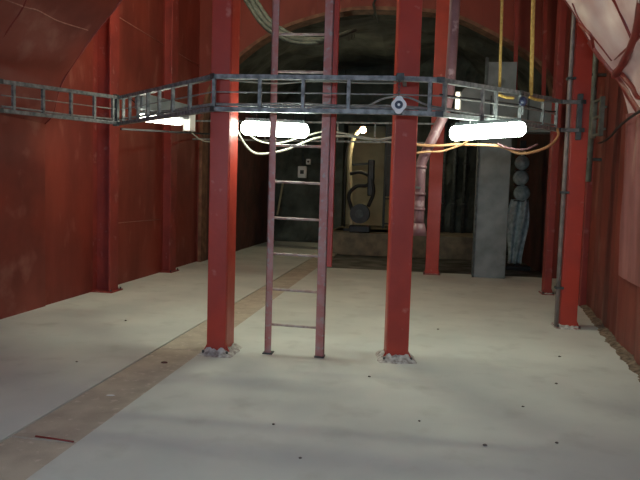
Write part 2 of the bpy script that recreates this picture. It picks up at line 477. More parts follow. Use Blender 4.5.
wb.box(2.82, 3.3, Y_BACK + 0.012, Y_BACK + 0.3, 0, TOPZ)
wall_back = wb.build('wall_back', M['red_wall'])
tag(wall_back, 'red end wall pierced by a wide dark arch', 'wall', kind='structure')
xs = [-4.72, -4.0, -3.1, -2.2, -1.3, -0.4, 0.5, 1.25, 1.9, 2.4, 2.8]
for a, b in zip(xs, xs[1:]):
    n = 6
    low = [(a + 0.006 + (b - a - 0.012) * i / n, arch_z(a + 0.006 + (b - a - 0.012) * i / n) + 0.01) for i in range(n + 1)]
    MB().prism(low + [(b - 0.006, TOPZ - 0.06), (a + 0.006, TOPZ - 0.06)], Y_BACK, Y_BACK + 0.012).build('plate', M['red_wall'], wall_back)
rim = MB()
for a, b in zip(AP, AP[1:]):
    d = (b - a).normalized(); nrm = Vector((-d.z, 0, d.x))
    q = [a + nrm * 0.05, b + nrm * 0.05, b - nrm * 0.02, a - nrm * 0.02]
    rim.prism([(p.x, p.z) for p in q], Y_BACK - 0.05, Y_BACK + 0.32)
rim.build('arch_rim', M['rim'], wall_back)

# ------------------------------------------------------------------ the dark tunnel beyond the arch
wt = thing('wall_tunnel', (-1, 17, 0), 'dark rough rock vault seen through the arch', 'tunnel', kind='structure')
def rock(u, v):
    y = 13.72 + 7.0 * v
    a = math.pi * (1.0 - u)
    x = -0.95 + 4.35 * math.copysign(abs(math.cos(a)) ** 0.6, math.cos(a))
    z = 5.75 * math.sin(a) ** 0.55 if u not in (0, 1) else -0.1
    d = 0.28 * noise.noise((x * 0.8, y * 0.8, z * 0.8)) + 0.12 * noise.noise((x * 2.3, y * 2.3, z * 2.3))
    c = Vector((-0.95 - x, 0, 1.5 - z)).normalized()
    return Vector((x, y, z)) + c * (d + 0.05)
MB().grid(rock, 60, 40, False).build('rock_vault', M['rock'], wt, fix=False)
def face(x0, x1, z0, z1, y, amp, mat, name, seed=0):
    def fn(u, v):
        x = x0 + (x1 - x0) * u; z = z0 + (z1 - z0) * v
        return Vector((x, y - amp * (0.5 + noise.noise((x * 1.3, z * 1.3, seed)) + 0.4 * noise.noise((x * 4, z * 4, seed))), z))
    return MB().grid(fn, 30, 30, False).build(name, M[mat], wt)
face(-5.5, -2.35, -0.1, 6.2, 20.4, 0.2, 'rock', 'rock_face', 1)
face(-2.35, -0.35, 3.95, 6.2, 20.4, 0.15, 'rock', 'rock_face', 2)
face(-0.35, 3.6, -0.1, 6.2, 19.2, 0.25, 'rock', 'rock_face', 3)
# lit cross passage further in
MB().box(-2.35, -0.35, 17.6, 29, 0.3, 0.58).build('passage_floor', M['ledge'], wt)
MB().box(-2.5, -2.35, 20.3, 29, 0.4, 4.2).build('passage_side', M['rock'], wt)
MB().box(-0.35, -0.2, 19.2, 29, 0.4, 4.2).build('passage_side', M['pale_wall'], wt)
MB().box(-2.5, -0.2, 21.6, 21.8, 0.4, 4.2).build('passage_end', M['pale_wall'], wt)
MB().box(-2.5, -0.2, 20.4, 29, 4.0, 4.2).build('passage_roof', M['rock'], wt)
def side(x, amp, y1, z1, seed):
    def fn(u, v):
        y = 13.72 + (y1 - 13.72) * u; z = -0.1 + z1 * v
        return Vector((x + amp * (noise.noise((y * 0.9, z * 0.9, seed)) + 0.3 * noise.noise((y * 4, z * 4, seed))), y, z))
    return MB().grid(fn, 40, 24, False).build('side_wall', M['rock_red'], wt)
side(-4.72, 0.05, 20.4, 3.9, 4)
side(2.92, 0.06, 19.2, 3.9, 6)
ld = MB().box(-2.3, 2.0, 16.95, 19.2, -0.04, 0.58, 0.02).build('ledge', M['ledge'], wt)

# ------------------------------------------------------------------ posts
def post(x0, x1, yf, depth, ztop, rot, label, group=None, mat='post_red', grout=True, name='steel_post', splash=1.0):
    cx, w = (x0 + x1) / 2, x1 - x0
    root = thing(name, (cx, yf + depth / 2, 0), label, 'post', group)
    rm = Matrix.Translation((cx, yf + depth / 2, 0)) @ Matrix.Rotation(R(rot), 4, 'Z')
    m = MB().box(-w / 2, w / 2, -depth / 2, depth / 2, 0.0, ztop, bev=0.008, mat=rm)
    sh = m.build('shaft', M[mat], root)
    # weld lines down the two front corners where the web plates meet the flanges
    for s in (-1, 1):
        MB().bar(rm @ Vector((s * w / 2, -depth / 2 + 0.03, 0.02)), rm @ Vector((s * w / 2, -depth / 2 + 0.03, ztop - 0.02)), 0.008, 0.012, (0, 1, 0)).build('weld_seam', M[mat], sh)
    MB().box(-w / 2 - 0.04, w / 2 + 0.04, -depth / 2 - 0.04, depth / 2 + 0.04, 0, 0.018, bev=0.004, mat=rm).build('base_plate', M['post_red2'], root)
    for sx in (-1, 1):
        # small triangular stiffeners on the base plate
        x = sx * (w / 2)
        tri = [Vector((x, -depth / 2 + 0.02, 0.018)), Vector((x + sx * 0.045, -depth / 2 + 0.02, 0.018)), Vector((x, -depth / 2 + 0.02, 0.11))]
        tri2 = [p + Vector((0, 0.014, 0)) for p in tri]
        MB().add([rm @ p for p in tri + tri2], [(0, 1, 2), (5, 4, 3), (0, 3, 4, 1), (1, 4, 5, 2), (2, 5, 3, 0)]).build('stiffener', M[mat], root)
        p = rm @ Vector((sx * (w / 2 + 0.025), -depth / 2 - 0.025, 0.0))
        b = MB().tube([p + Vector((0, 0, 0.015)), p + Vector((0, 0, 0.05))], 0.013, 6)
        b.build('bolt', M['galv_dark'], root)
    if grout:
        def g(u, v):
            a = 2 * math.pi * u
            rx = w / 2 + 0.01 + 0.075 * v * splash; ry = depth / 2 + 0.01 + 0.075 * v * splash
            c, s_ = math.cos(a), math.sin(a)
            k = 1 / max(abs(c), abs(s_)) ** 0.8
            n = noise.noise((c * 3 + cx, s_ * 3, v * 2))
            return rm @ Vector((c * k * rx * (1 + 0.10 * n * v), s_ * k * ry * (1 + 0.10 * n * v),
                                max(0.001, (1 - v) ** 1.2 * 0.065 * splash * (1 + 0.6 * n) + 0.002)))
        MB().grid(g, 40, 6).build('grout', M['grout'], root)
    return root
post(-1.955, -1.765, 5.76, 0.30, 5.06, 0, 'red steel post standing on the right edge of the drain strip')
post(-0.225, -0.015, 5.98, 0.26, 5.18, 9, 'red steel post right of the ladder with a round target hung before it')
post(1.885, 2.09, 8.12, 0.24, 6.3, 0, 'red steel post near the right wall with a grey conduit up its side', splash=0.7)
post(2.27, 2.385, 11.0, 0.26, 6.3, 0, 'slim red steel post behind the right hand post by the right wall', splash=0.5, mat='post_red2')
post(0.29, 0.555, 13.05, 0.24, 6.3, 0, 'red steel post at the foot of the arch between the lilac pipe and grey cabinet', splash=0.3)

# conduit on the right post
cd = thing('conduit_pipe', (1.845, 8.1, 0), 'grey green conduit pipe running up beside the right hand red post', 'pipe')
MB().tube([(1.845, 8.14, 0.02), (1.845, 8.14, 6.28)], 0.028, 10).build('pipe', M['conduit'], cd)
for z in (0.5, 1.7, 3.1, 4.3): MB().box(1.80, 1.905, 8.095, 8.185, z, z + 0.03, 0.005).build('clip', M['galv_dark'], cd)
# brown flat bar on the ladder-side edge of the middle post: the side of the rotated post itself shows there

# ------------------------------------------------------------------ ladder
lad = thing('ladder', (-1.1, 5.97, 0), 'tall fixed ladder with scuffed red stiles between the two front posts', 'ladder')
Lz = 5.15
def stile(x, w, flip):
    m = MB()
    t = 0.008
    m.box(x - w / 2, x + w / 2, 5.945, 5.945 + t, 0, Lz, 0.002)
    m.box(x + flip * (w / 2 - t) - (t if flip < 0 else 0) + (0 if flip > 0 else t) , x + flip * w / 2 + (0.0), 5.945, 6.0, 0, Lz) if flip > 0 else m.box(x - w / 2, x - w / 2 + t, 5.945, 6.0, 0, Lz)
    return m.build('stile', M['ladder_red'], lad)
stile(-1.383, 0.066, -1)
st = stile(-0.862, 0.085, 1)
MB().box(-0.818, -0.770, 5.95, 6.0, 0.9, Lz, 0.003).build('stile_strip', M['post_red'], lad)
for x in (-1.383, -0.862):
    MB().box(x - 0.05, x + 0.05, 5.92, 6.03, 0, 0.012, 0.003).build('foot_plate', M['galv_dark'], lad)
for k in range(14):
    z = 0.29 + 0.3545 * k
    MB().tube([(-1.375, 5.975, z + 0.004), (-0.90, 5.975, z - 0.004)], 0.0125, 8).build('rung', M['rung'], lad)

# ------------------------------------------------------------------ cable tray
tray = thing('cable_tray', (-1, 5.66, 2.36), 'galvanised ladder cable tray set on edge and strung across the posts', 'cable tray')
# plan of the run with the heights of its lower and upper rail
RUN = [(-4.79, 4.6, 2.33, 2.65), (-4.30, 5.96, 2.375, 2.675), (-3.80, 7.60, 2.44, 2.765), (-1.90, 5.66, 2.37, 2.67), (-0.17, 5.66, 2.355, 2.655),
       (0.19, 5.68, 2.345, 2.645), (1.05, 6.75, 2.40, 2.71), (1.72, 7.98, 2.47, 2.81), (1.99, 8.06, 2.48, 2.82)]
def rail_pts(top):
    return [Vector((x, y, zt if top else zb)) for x, y, zb, zt in RUN]
for top in (0, 1):
    P = rail_pts(top)
    for a, b in zip(P, P[1:]):
        d = (b - a).normalized() * 0.01
        m = MB()
        m.bar(a - d, b + d, 0.012, 0.040)                       # web of the C rail
        up = Vector((0, 0, 1)); side = (b - a).cross(up).normalized()
        for s in (-1, 1):
            m.bar(a - d - side * 0.022 + up * s * 0.018, b + d - side * 0.022 + up * s * 0.018, 0.055, 0.005)
        m.build('rail', M['galv'], tray)
        j = MB().bar(b - d * 3.5 + side * 0.009, b + d * 3.5 + side * 0.009, 0.008, 0.05)
        j.build('joint_plate', M['galv_dark'], tray)
def run_point(x=None, seg=0, t=0.0):
    a, b = RUN[seg], RUN[seg + 1]
    return [p + (q - p) * t for p, q in zip(a, b)]
RUNGS = [(0, .4), (0, .8), (1, .10), (1, .32), (1, .55), (1, .76), (1, .94), (2, .05), (2, .14), (2, .25), (2, .37), (2, .50), (2, .64), (2, .80),
         (3, .005), (3, .26), (3, .495), (3, .737), (4, .75), (5, .06), (5, .50), (5, .67), (6, .02), (6, .54), (6, .90)]
for seg, t in RUNGS:
    x, y, zb, zt = run_point(seg=seg, t=t)
    a, b = RUN[seg], RUN[seg + 1]
    d = Vector((b[0] - a[0], b[1] - a[1], 0)).normalized()
    m = MB(); w = 0.016
    off = Vector((d.y, -d.x, 0)) * -0.01
    m.bar(Vector((x, y, zb + 0.012)) + off, Vector((x, y, zt - 0.012)) + off, 0.034, 0.03, d)
    m.build('rung', M['galv'], tray)
for x, y, z0, z1 in ((-3.83, 7.58, 2.40, 2.80), (1.96, 8.08, 2.36, 2.92)):
    MB().box(x - 0.03, x + 0.03, y - 0.03, y + 0.03, z0, z1, 0.005).build('corner_clamp', M['galv_dark'], tray)
# brackets back to posts and wall
for a, b in (((-1.86, 5.68, 2.37), (-1.86, 5.765, 2.37)), ((-0.13, 5.68, 2.65), (-0.13, 5.985, 2.65)), ((-3.82, 7.60, 2.45), (-4.81, 8.70, 2.65)),
             ((-4.32, 5.96, 2.38), (-4.82, 6.6, 2.42)), ((1.97, 8.08, 2.5), (1.97, 8.13, 2.5))):
    MB().bar(a, b, 0.035, 0.03).build('bracket', M['galv_dark'], tray)
# cables lying along the tray
def along(h, y_off=0.03, amp=0.008, seed=0, s0=0, s1=None, k=10):
    out = []
    for seg in range(s0, (s1 if s1 is not None else len(RUN) - 1)):
        for i in range(k):
            t = i / k
            x, y, zb, zt = run_point(seg=seg, t=t)
            n = noise.noise((x * 1.4 + seed * 5, y * 1.4, seed))
            out.append(Vector((x, y + y_off, zb + (zt - zb) * h + amp * n)))
    return out
def cable(pts, r, mat, label, group=None, name='cable'):
    return tag(MB().tube(pts, r, 7).build(name, M[mat]), label, 'cable', group)
cable(along(0.54, 0.028, 0.004, 1, 1, 7), 0.007, 'cable_grey', 'thin grey cable running straight through the middle of the tray')
cable(along(0.14, 0.030, 0.012, 2, 1, 7), 0.011, 'cable_grey', 'thicker grey cable lying just above the lower tray rail')
cable(along(0.20, 0.055, 0.03, 3, 2, 5), 0.008, 'cable_grey', 'slack grey cable waving along the bottom of the tray')
cable(spline([(-1.75, 5.70, 2.64), (-1.3, 5.71, 2.615), (-0.95, 5.71, 2.635), (-0.5, 5.70, 2.62), (-0.2, 5.71, 2.62)]), 0.007, 'cable_white', 'pale thin cable sagging under the upper tray rail')
cable(spline([(-0.75, 5.72, 2.40), (-0.5, 5.74, 2.405), (-0.3, 5.74, 2.49), (-0.1, 5.74, 2.50), (0.1, 5.76, 2.43), (0.4, 6.0, 2.42)]), 0.009, 'cable_grey', 'grey cable looping up behind the round target')
cable(along(0.62, 0.04, 0.02, 6, 5, 7), 0.008, 'cable_black', 'dark cable crossing the grey cabinet head inside the tray')

# ------------------------------------------------------------------ round target hung from the tray
tg = thing('survey_target', (-0.17, 5.60, 2.33), 'small round white target with a dark ring hung on a chain from the tray', 'target')
def disc_pts(r, n=28, dia=0.0):
    out = []
    for k in range(n):
        a = 2 * math.pi * k / n
        rr = r * (1 + dia * (max(0, abs(math.sin(a)) - 0.8) / 0.2 + 0.3 * max(0, abs(math.cos(a)) - 0.85) / 0.15))
        out.append((-0.167 + rr * math.cos(a), 2.412 + rr * math.sin(a)))
    return out
MB().prism(disc_pts(0.062, 48, 0.28), 5.596, 5.606).build('plate', M['white_plastic'], tg)
MB().prism(disc_pts(0.036), 5.590, 5.597).build('ring', M['dark_blue'], tg)
MB().prism(disc_pts(0.012), 5.586, 5.592).build('centre_dot', M['white_plastic'], tg)
for k in range(6):
    z = 2.50 + 0.026 * k
    m = MB()
    P = [Vector((-0.17 + (0.009 * math.cos(a) if k % 2 else 0), 5.603 + (0 if k % 2 else 0.009 * math.cos(a)), z + 0.017 * math.sin(a))) for a in [2 * math.pi * i / 10 for i in range(11)]]
    m.tube(P, 0.0035, 5, False).build('chain_link', M['galv_dark'], tg)
MB().box(-0.20, -0.13, 5.595, 5.70, 2.625, 2.69, 0.006).build('clamp', M['galv_dark'], tg)

# ------------------------------------------------------------------ fluorescent fittings
def fitting(pa, pb, rad, label, mat, hang, group='fluorescent fittings'):
    a, b = Vector(pa), Vector(pb)
    d = (b - a).normalized()
    root = thing('fluorescent_lamp', (a + b) / 2 + Vector((0, 0, -rad)), label, 'lamp', group)
    P = []; rr = []
    for t, r in ((0, .30), (.008, .55), (.025, .80), (.05, .95), (.085, 1), (.915, 1), (.95, .95), (.975, .80), (.992, .55), (1, .30)):
        P.append(a + (b - a) * t); rr.append(rad * r)
    MB().tube(P, rr, 16).build('diffuser', M[mat], root)
    up = Vector((0, 0, 1))
    MB().bar(a + d * 0.05 + up * (rad + 0.012), b - d * 0.05 + up * (rad + 0.012), 0.07, 0.03).build('housing', M['galv_dark'], root)
    for t in (0.25, 0.75):
        c = a + (b - a) * t
        side = d.cross(up).normalized()
        pts = [c + (side * math.cos(q) + up * math.sin(q)) * (rad + 0.006) for q in [math.pi * 2 * i / 16 for i in range(17)]]
        MB().tube(pts, 0.006, 5, False).build('clip', M['galv'], root)
    for h0, h1 in hang:
        MB().bar(h0, h1, 0.012, 0.012).build('hanger', M['cable_black'], root)
    return root
fitting((-1.755, 6.14, 2.25), (-1.065, 6.14, 2.225), 0.072, 'lit fluorescent lamp hung below the tray behind the ladder', 'tube',
        [((-1.60, 6.14, 2.32), (-1.60, 6.14, 2.425)), ((-1.60, 6.14, 2.42), (-1.60, 5.67, 2.375)), ((-1.22, 6.14, 2.31), (-1.22, 6.14, 2.425)), ((-1.22, 6.14, 2.42), (-1.22, 5.67, 2.375))])
fitting((0.315, 6.20, 2.225), (1.025, 6.20, 2.285), 0.072, 'lit fluorescent lamp hung below the tray right of the middle posts', 'tube',
        [((0.50, 6.20, 2.31), (0.50, 6.08, 2.36)), ((0.85, 6.20, 2.34), (0.85, 6.50, 2.38))])
fitting((-3.45, 7.45, 2.50), (-3.25, 8.35, 2.55), 0.05, 'small lit fluorescent lamp on the left seen through the tray rungs', 'tube_dim',
        [((-3.42, 7.6, 2.56), (-3.58, 7.44, 2.74))])
bx = thing('junction_box', (-3.35, 7.9, 2.6), 'grey box on top of the small lamp at the left end of the tray', 'box')
MB().box(-0.06, 0.06, -0.5, 0.55, 0, 0.20, 0.01, mat=Matrix.Translation((-3.35, 7.92, 2.60)) @ Matrix.Rotation(R(-12.5), 4, 'Z')).build('case', M['grey_paint'], bx)
MB().box(-0.05, 0.07, 0.56, 0.70, -0.16, 0.12, 0.01, mat=Matrix.Translation((-3.35, 7.92, 2.60)) @ Matrix.Rotation(R(-12.5), 4, 'Z')).build('end_box', M['white_plastic'], bx)
MB().bar((-3.75, 7.55, 2.36), (-2.95, 8.9, 2.44), 0.025, 0.025).build('support_bar', M['black'], bx)
MB().tube(spline([(-3.2, 8.5, 2.45), (-3.05, 8.6, 2.33), (-2.95, 8.75, 2.32), (-2.88, 8.9, 2.42)]), 0.008, 6).build('lead', M['cable_white'], bx)
fitting((-3.1, -1.6, 2.35), (-2.2, -1.6, 2.35), 0.066, 'unseen fluorescent lamp added behind the viewer as flash fill on the left', 'added_flash_tube',
        [((-2.9, -1.6, 2.42), (-2.9, -1.6, 4.72)), ((-2.4, -1.6, 2.42), (-2.4, -1.6, 4.93))])  # rear pair is added, doing the work of a camera flash
fitting((-0.5, -1.8, 2.35), (0.4, -1.8, 2.35), 0.066, 'unseen fluorescent lamp added behind the viewer as flash fill on the right', 'added_flash_tube',
        [((-0.4, -1.8, 2.42), (-0.4, -1.8, 5.12)), ((0.1, -1.8, 2.42), (0.1, -1.8, 4.93))])

for k, (xa, xb) in enumerate(((-3.6, -2.7), (-1.7, -0.8))):
    fitting((xa, 7.75, 5.35), (xb, 7.75, 5.35), 0.066, 'lit fluorescent lamp high under the rear bay roof, ' + ('left', 'right')[k] + ' one', 'tube_bay',
            [((xa + 0.2, 7.75, 5.42), (xa + 0.2, 7.75, 6.3)), ((xb - 0.2, 7.75, 5.42), (xb - 0.2, 7.75, 6.3))])

# ------------------------------------------------------------------ loose cables
cable(spline([(-1.80, 5.9, 2.34), (-1.78, 6.2, 2.16), (-1.70, 6.3, 2.035), (-1.575, 6.3, 2.0), (-1.333, 6.3, 2.045), (-1.127, 6.3, 2.13), (-0.97, 6.3, 2.18), (-0.7, 6.35, 2.2),
              (-0.4, 6.35, 2.17), (-0.2, 6.3, 2.2)]), 0.013, 'cable_white', 'cream cable sagging in a loop under the lamp behind the ladder')
cable(spline([(-1.75, 6.25, 2.22), (-1.6, 6.35, 2.13), (-1.4, 6.35, 2.12), (-1.15, 6.35, 2.19), (-0.9, 6.35, 2.245), (-0.55, 6.4, 2.20), (-0.2, 6.4, 2.14)]), 0.009, 'cable_white',
      'thin cream cable strung from the left lamp to the middle post')
cable(spline([(-0.10, 6.28, 2.16), (0.02, 6.45, 2.135), (0.24, 6.5, 2.135), (0.44, 6.5, 2.15), (0.83, 6.5, 2.14), (1.03, 6.6, 2.08), (1.22, 6.75, 2.11), (1.42, 7.0, 2.20), (1.58, 7.4, 2.34), (1.66, 7.85, 2.47)]),
      0.015, 'cable_orange', 'orange cable sagging from the right lamp up to the right hand post')
cable(spline([(0.0, 6.3, 2.04), (0.1, 6.45, 2.065), (0.24, 6.5, 2.075), (0.36, 6.5, 2.11), (0.46, 6.45, 2.15), (0.55, 6.3, 2.2)]), 0.011, 'cable_orange',
      'short orange cable drooping from the left end of the right lamp')
cable(spline([(0.80, 6.45, 2.16), (0.92, 6.5, 2.12), (1.1, 6.6, 2.12), (1.25, 6.8, 2.19)]), 0.010, 'lilac', 'pinkish cable tied under the right end of the right lamp')
hs = thing('hose_bundle', (-2.4, 9.0, 3.8), 'grey green hose bundle sagging across the arch behind the ladder', 'hose')
HP = [(-2.75, 8.7, 4.8), (-2.481, 9, 4.396), (-2.296, 9, 4.137), (-2.143, 9, 3.993), (-1.902, 9, 3.863), (-1.68, 9.05, 3.818), (-1.36, 9.2, 3.87), (-1.168, 10.5, 4.313), (-1.39, 12.5, 4.80), (-1.60, 14.5, 5.2)]
for dx, dz, r in ((0, 0, 0.04), (0.06, 0.03, 0.035), (-0.04, -0.04, 0.03)):
    MB().tube(spline([(x + dx, y + dx * 0.5, z + dz) for x, y, z in HP]), r, 8).build('hose', M['hose_green'], hs)
MB().tube(spline([(-2.9, 8.2, 5.6), (-2.85, 8.45, 5.2), (-2.75, 8.7, 4.8)]), 0.03, 8).build('hose', M['hose_green'], hs)
MB().bar((-2.9, 8.2, 5.5), (-2.9, 8.2, 6.3), 0.03, 0.03).build('hanger', M['galv_dark'], hs)
# frayed strap below the crown of the arch
sp = thing('hanging_strap', (-0.95, 13.2, 5.2), 'pale frayed strap dangling from the crown of the arch', 'strap')
MB().tube(spline([(-0.95, 13.28, 6.29), (-0.95, 13.25, 5.757), (-1.0, 13.2, 5.556), (-0.94, 13.2, 5.372), (-0.89, 13.2, 5.2)]), 0.02, 6).build('strap', M['hose_green'], sp)
MB().tube(spline([(-0.99, 13.2, 5.6), (-0.96, 13.18, 5.45), (-1.0, 13.2, 5.3)]), 0.014, 6).build('strap_end', M['hose_green'], sp)

# yellow suspension ropes and their loops in the tray
for (x0, y0, z0), zt, lab in (((0.80, 6.98 - 0.5, 2.69), 4.55, 'thin yellow rope holding up the tray, the left of two'), ((1.19, 6.98, 2.745), 4.25, 'thick yellow rope holding up the tray near the right hand post')):
    r = 0.014 if x0 < 1 else 0.021
    rp = thing('suspension_rope', (x0, y0, z0), lab, 'rope', 'yellow ropes holding the tray')
    MB().tube([(x0, y0, z0 - 0.02), (x0 - 0.04 * (1 if x0 < 1 else 1.1), y0, zt)], r, 8).build('rope', M['yellow'], rp)
    MB().tube(spline([(x0 - 0.02, y0 - 0.02, z0 - 0.04), (x0 + 0.06, y0 + 0.06, z0 - 0.055), (x0 + 0.16, y0 + 0.16, z0 - 0.05)]), 0.016, 7).build('loop', M['yellow'], rp)
kb = thing('cable_clamp', (1.08, 6.7, 2.58), 'dark round clamp fixed in the tray between the yellow ropes', 'clamp')
MB().ball((1.07, 6.72, 2.62), (0.045, 0.04, 0.05)).build('body', M['dark_blue'], kb)
MB().tube([(1.07, 6.72, 2.58), (1.07, 6.72, 2.48)], 0.014, 8).build('stem', M['galv'], kb)

# ------------------------------------------------------------------ lilac down pipe
dp = thing('down_pipe', (0.06, 6.6, 1.2), 'lilac plastic down pipe bending in behind the middle red post', 'pipe')
MB().tube(spline([(0.335, 6.6, 4.9), (0.33, 6.6, 3.615), (0.315, 6.6, 2.75), (0.28, 6.6, 2.5), (0.20, 6.6, 2.30), (0.085, 6.6, 2.03), (0.056, 6.6, 1.92), (0.055, 6.6, 1.75), (0.06, 6.6, 1.31)], 6), 0.053, 12).build('pipe', M['lilac'], dp)
for z in (1.90, 1.62, 1.46): MB().tube([(0.057, 6.6, z), (0.057, 6.6, z + 0.03)], 0.061, 12).build('collar', M['lilac'], dp)
MB().tube([(0.06, 6.6, 1.33), (0.06, 6.6, 1.27), (0.058, 6.6, 1.20)], [0.056, 0.075, 0.088], 14).build('bell_end', M['lilac'], dp)
MB().bar((0.05, 6.55, 1.7), (-0.06, 6.2, 1.7), 0.03, 0.02).build('bracket', M['galv_dark'], dp)

# ------------------------------------------------------------------ grey cabinet with duct head behind the arch line
gc = thing('ventilation_cabinet', (1.6, 13.1, 0), 'blue grey steel column carrying a wide duct head before the arch', 'cabinet')
MB().box(1.249, 1.889, 12.95, 13.33, 0.0, 2.962, 0.015).build('column', M['grey_paint'], gc)
MB().box(1.228, 1.269, 12.92, 12.97, 0.0, 2.962, 0.004).build('corner_strip', M['galv_dark'], gc)
hd = [(0.867, 2.962), (2.704, 2.962), (2.683, 3.643), (1.961, 3.726), (1.032, 3.829), (0.908, 3.808), (0.846, 3.726)]
MB().prism(hd, 12.90, 13.34).build('duct_head', M['grey_paint'], gc)
for x in (1.424, 2.147): MB().box(x, x + 0.03, 12.885, 12.91, 2.983, 3.664, 0.003).build('seam_strip', M['galv_dark'], gc)
MB().box(1.331, 1.92, 12.98, 13.3, 3.767, 4.345, 0.012).build('upper_box', M['grey_paint'], gc)
MB().box(1.3, 1.362, 12.95, 13.02, 3.747, 4.428, 0.004).build('corner_strip', M['galv_dark'], gc)
for x0 in (1.889, 2.436):
    MB().bar((x0 + 0.03, 13.05, 3.60), (x0 - 0.06, 13.05, 6.3), 0.075, 0.06, (0, 1, 0)).build('hanger', M['post_red2'], gc)
sl = thing('slim_lamp', (0.78, 13.1, 3.3), 'slim upright lit lamp at the left edge of the duct head', 'lamp')
MB().box(0.759, 0.836, 13.10, 13.18, 3.385, 3.767, 0.012).build('lens', M['slit'], sl)
MB().box(0.743, 0.857, 13.18, 13.3, 3.354, 3.798, 0.006).build('housing', M['galv_dark'], sl)

# ------------------------------------------------------------------ second tray at the back
bt = thing('back_cable_tray', (-1.3, 12.9, 2.7), 'small far cable tray under the arch seen between ladder and middle post', 'cable tray')
for z in (3.11, 2.72): MB().bar((-4.82, 13.03, z), (0.40, 13.03, z), 0.02, 0.035).build('rail', M['galv'], bt)
for k in range(6): MB().bar((-3.2 + 0.78 * k, 13.03, 2.72), (-3.2 + 0.78 * k, 13.03, 3.11), 0.025, 0.02, (0, 1, 0)).build('rung', M['galv'], bt)

# ------------------------------------------------------------------ things beyond the arch
wk = thing('work_lamp', (-1.8, 17.6, 0.58), 'warm lit work lamp on a bent pale pole in the tunnel', 'lamp')
MB().tube(spline([(-1.75, 17.7, 0.6), (-1.80, 17.7, 1.6), (-1.86, 17.7, 2.3), (-1.86, 17.7, 2.75), (-1.80, 17.7, 3.15), (-1.66, 17.7, 3.38), (-1.56, 17.7, 3.45)]), 0.07, 10).build('pole', M['pale_wall'], wk)
MB().tube(spline([(-1.95, 17.65, 0.7), (-1.98, 17.65, 2.2), (-1.94, 17.65, 2.9), (-1.80, 17.65, 3.3)]), 0.03, 8).build('lead', M['cable_black'], wk)
MB().ball((-1.50, 17.55, 3.42), (0.085, 0.08, 0.06)).build('lens', M['warm'], wk)
MB().tube([(-1.50, 17.72, 3.50), (-1.50, 17.60, 3.45)], [0.06, 0.105], 12).build('shade', M['rim'], wk)
MB().box(-1.95, -1.55, 17.5, 17.6, 0.58, 0.66, 0.01).build('foot', M['black'], wk)
mc = thing('pump', (-1.45, 17.2, 0.58), 'black pump with a round housing standing on the tunnel ledge', 'machine')
MB().box(-1.75, -1.17, 17.0, 17.45, 0.58, 0.78, 0.03).build('base', M['black'], mc)
MB().tube([(-1.47, 17.05, 1.10), (-1.47, 17.45, 1.10)], 0.27, 18).build('housing', M['black'], mc)
MB().tube([(-1.47, 17.0, 1.10), (-1.47, 17.06, 1.10)], 0.12, 14).build('hub', M['galv_dark'], mc)
MB().tube(spline([(-1.7, 17.2, 1.2), (-1.8, 17.2, 1.6), (-1.6, 17.25, 1.85), (-1.3, 17.3, 1.9), (-1.2, 17.3, 2.2), (-1.25, 17.3, 2.5)]), 0.05, 8).build('hose', M['cable_black'], mc)
MB().tube(spline([(-1.25, 17.2, 1.3), (-1.12, 17.25, 1.7), (-1.22, 17.3, 2.1), (-1.5, 17.35, 2.25), (-1.8, 17.4, 2.2)]), 0.05, 8).build('hose', M['cable_black'], mc)
MB().box(-1.30, -1.12, 17.25, 17.5, 1.6, 2.6, 0.03).build('arm', M['black'], mc)
MB().bar((-1.75, 17.3, 2.45), (-1.2, 17.3, 2.50), 0.06, 0.06).build('cross_arm', M['black'], mc)
gd = thing('barred_gate', (-0.65, 19.9, 0.58), 'dark barred gate half open in the lit passage', 'gate')
for x in (-0.95, -0.42): MB().box(x - 0.04, x + 0.04, 20.0, 20.06, 0.58, 3.9, 0.006).build('stile', M['black'], gd)
for z in (0.7, 1.5, 2.2, 2.9, 3.6): MB().box(-0.95, -0.42, 20.01, 20.05, z, z + 0.05).build('rail', M['black'], gd)
MB().box(-0.93, -0.44, 20.05, 20.07, 1.6, 3.85).build('infill', M['black'], gd)
sw = thing('switch_box', (-3.6, 20.15, 2.2), 'small white switch box on the far rock wall seen through the ladder', 'box')
MB().box(-3.78, -3.50, 19.95, 20.12, 2.12, 2.50, 0.02).build('case', M['white_plastic'], sw)
MB().box(-3.70, -3.58, 19.93, 19.96, 2.25, 2.37, 0.01).build('switch', M['galv_dark'], sw)
MB().tube([(-3.64, 20.05, 2.5), (-3.62, 20.1, 4.6)], 0.03, 8).build('conduit', M['galv_dark'], sw)
s2 = thing('socket_plate', (-3.45, 20.1, 2.6), 'tiny pale socket plate up beside the white switch box', 'socket')
MB().box(-3.52, -3.38, 19.98, 20.12, 2.56, 2.74, 0.015).build('plate', M['white_plastic'], s2)
MB().tube([(-3.45, 19.985, 2.65), (-3.45, 19.97, 2.65)], 0.035, 10).build('hole', M['black'], s2)
rod = tag(MB().tube([(-4.35, 19.6, 0.9), (-4.22, 19.75, 1.95)], 0.035, 8).build('leaning_stick', M['pale_wall']), 'pale stick leaning on the far rock wall', 'stick')
# vertical pipes on the far wall left of the grey column
for x, r, lab in ((0.85, 0.05, 'left'), (1.15, 0.07, 'middle'), (1.45, 0.05, 'right')):
    pp = thing('riser_pipe', (x, 18.8, 0.58), lab + ' one of three dark pipes rising up the tunnel wall', 'pipe', 'riser pipes on the tunnel wall')
    MB().tube([(x, 18.8, 0.58), (x, 18.8, 4.6)], r, 10).build('pipe', M['galv_dark'], pp)
    for z in (1.4, 2.6, 3.8): MB().tube([(x, 18.8, z), (x, 18.8, z + 0.06)], r + 0.03, 10).build('flange', M['galv_dark'], pp)
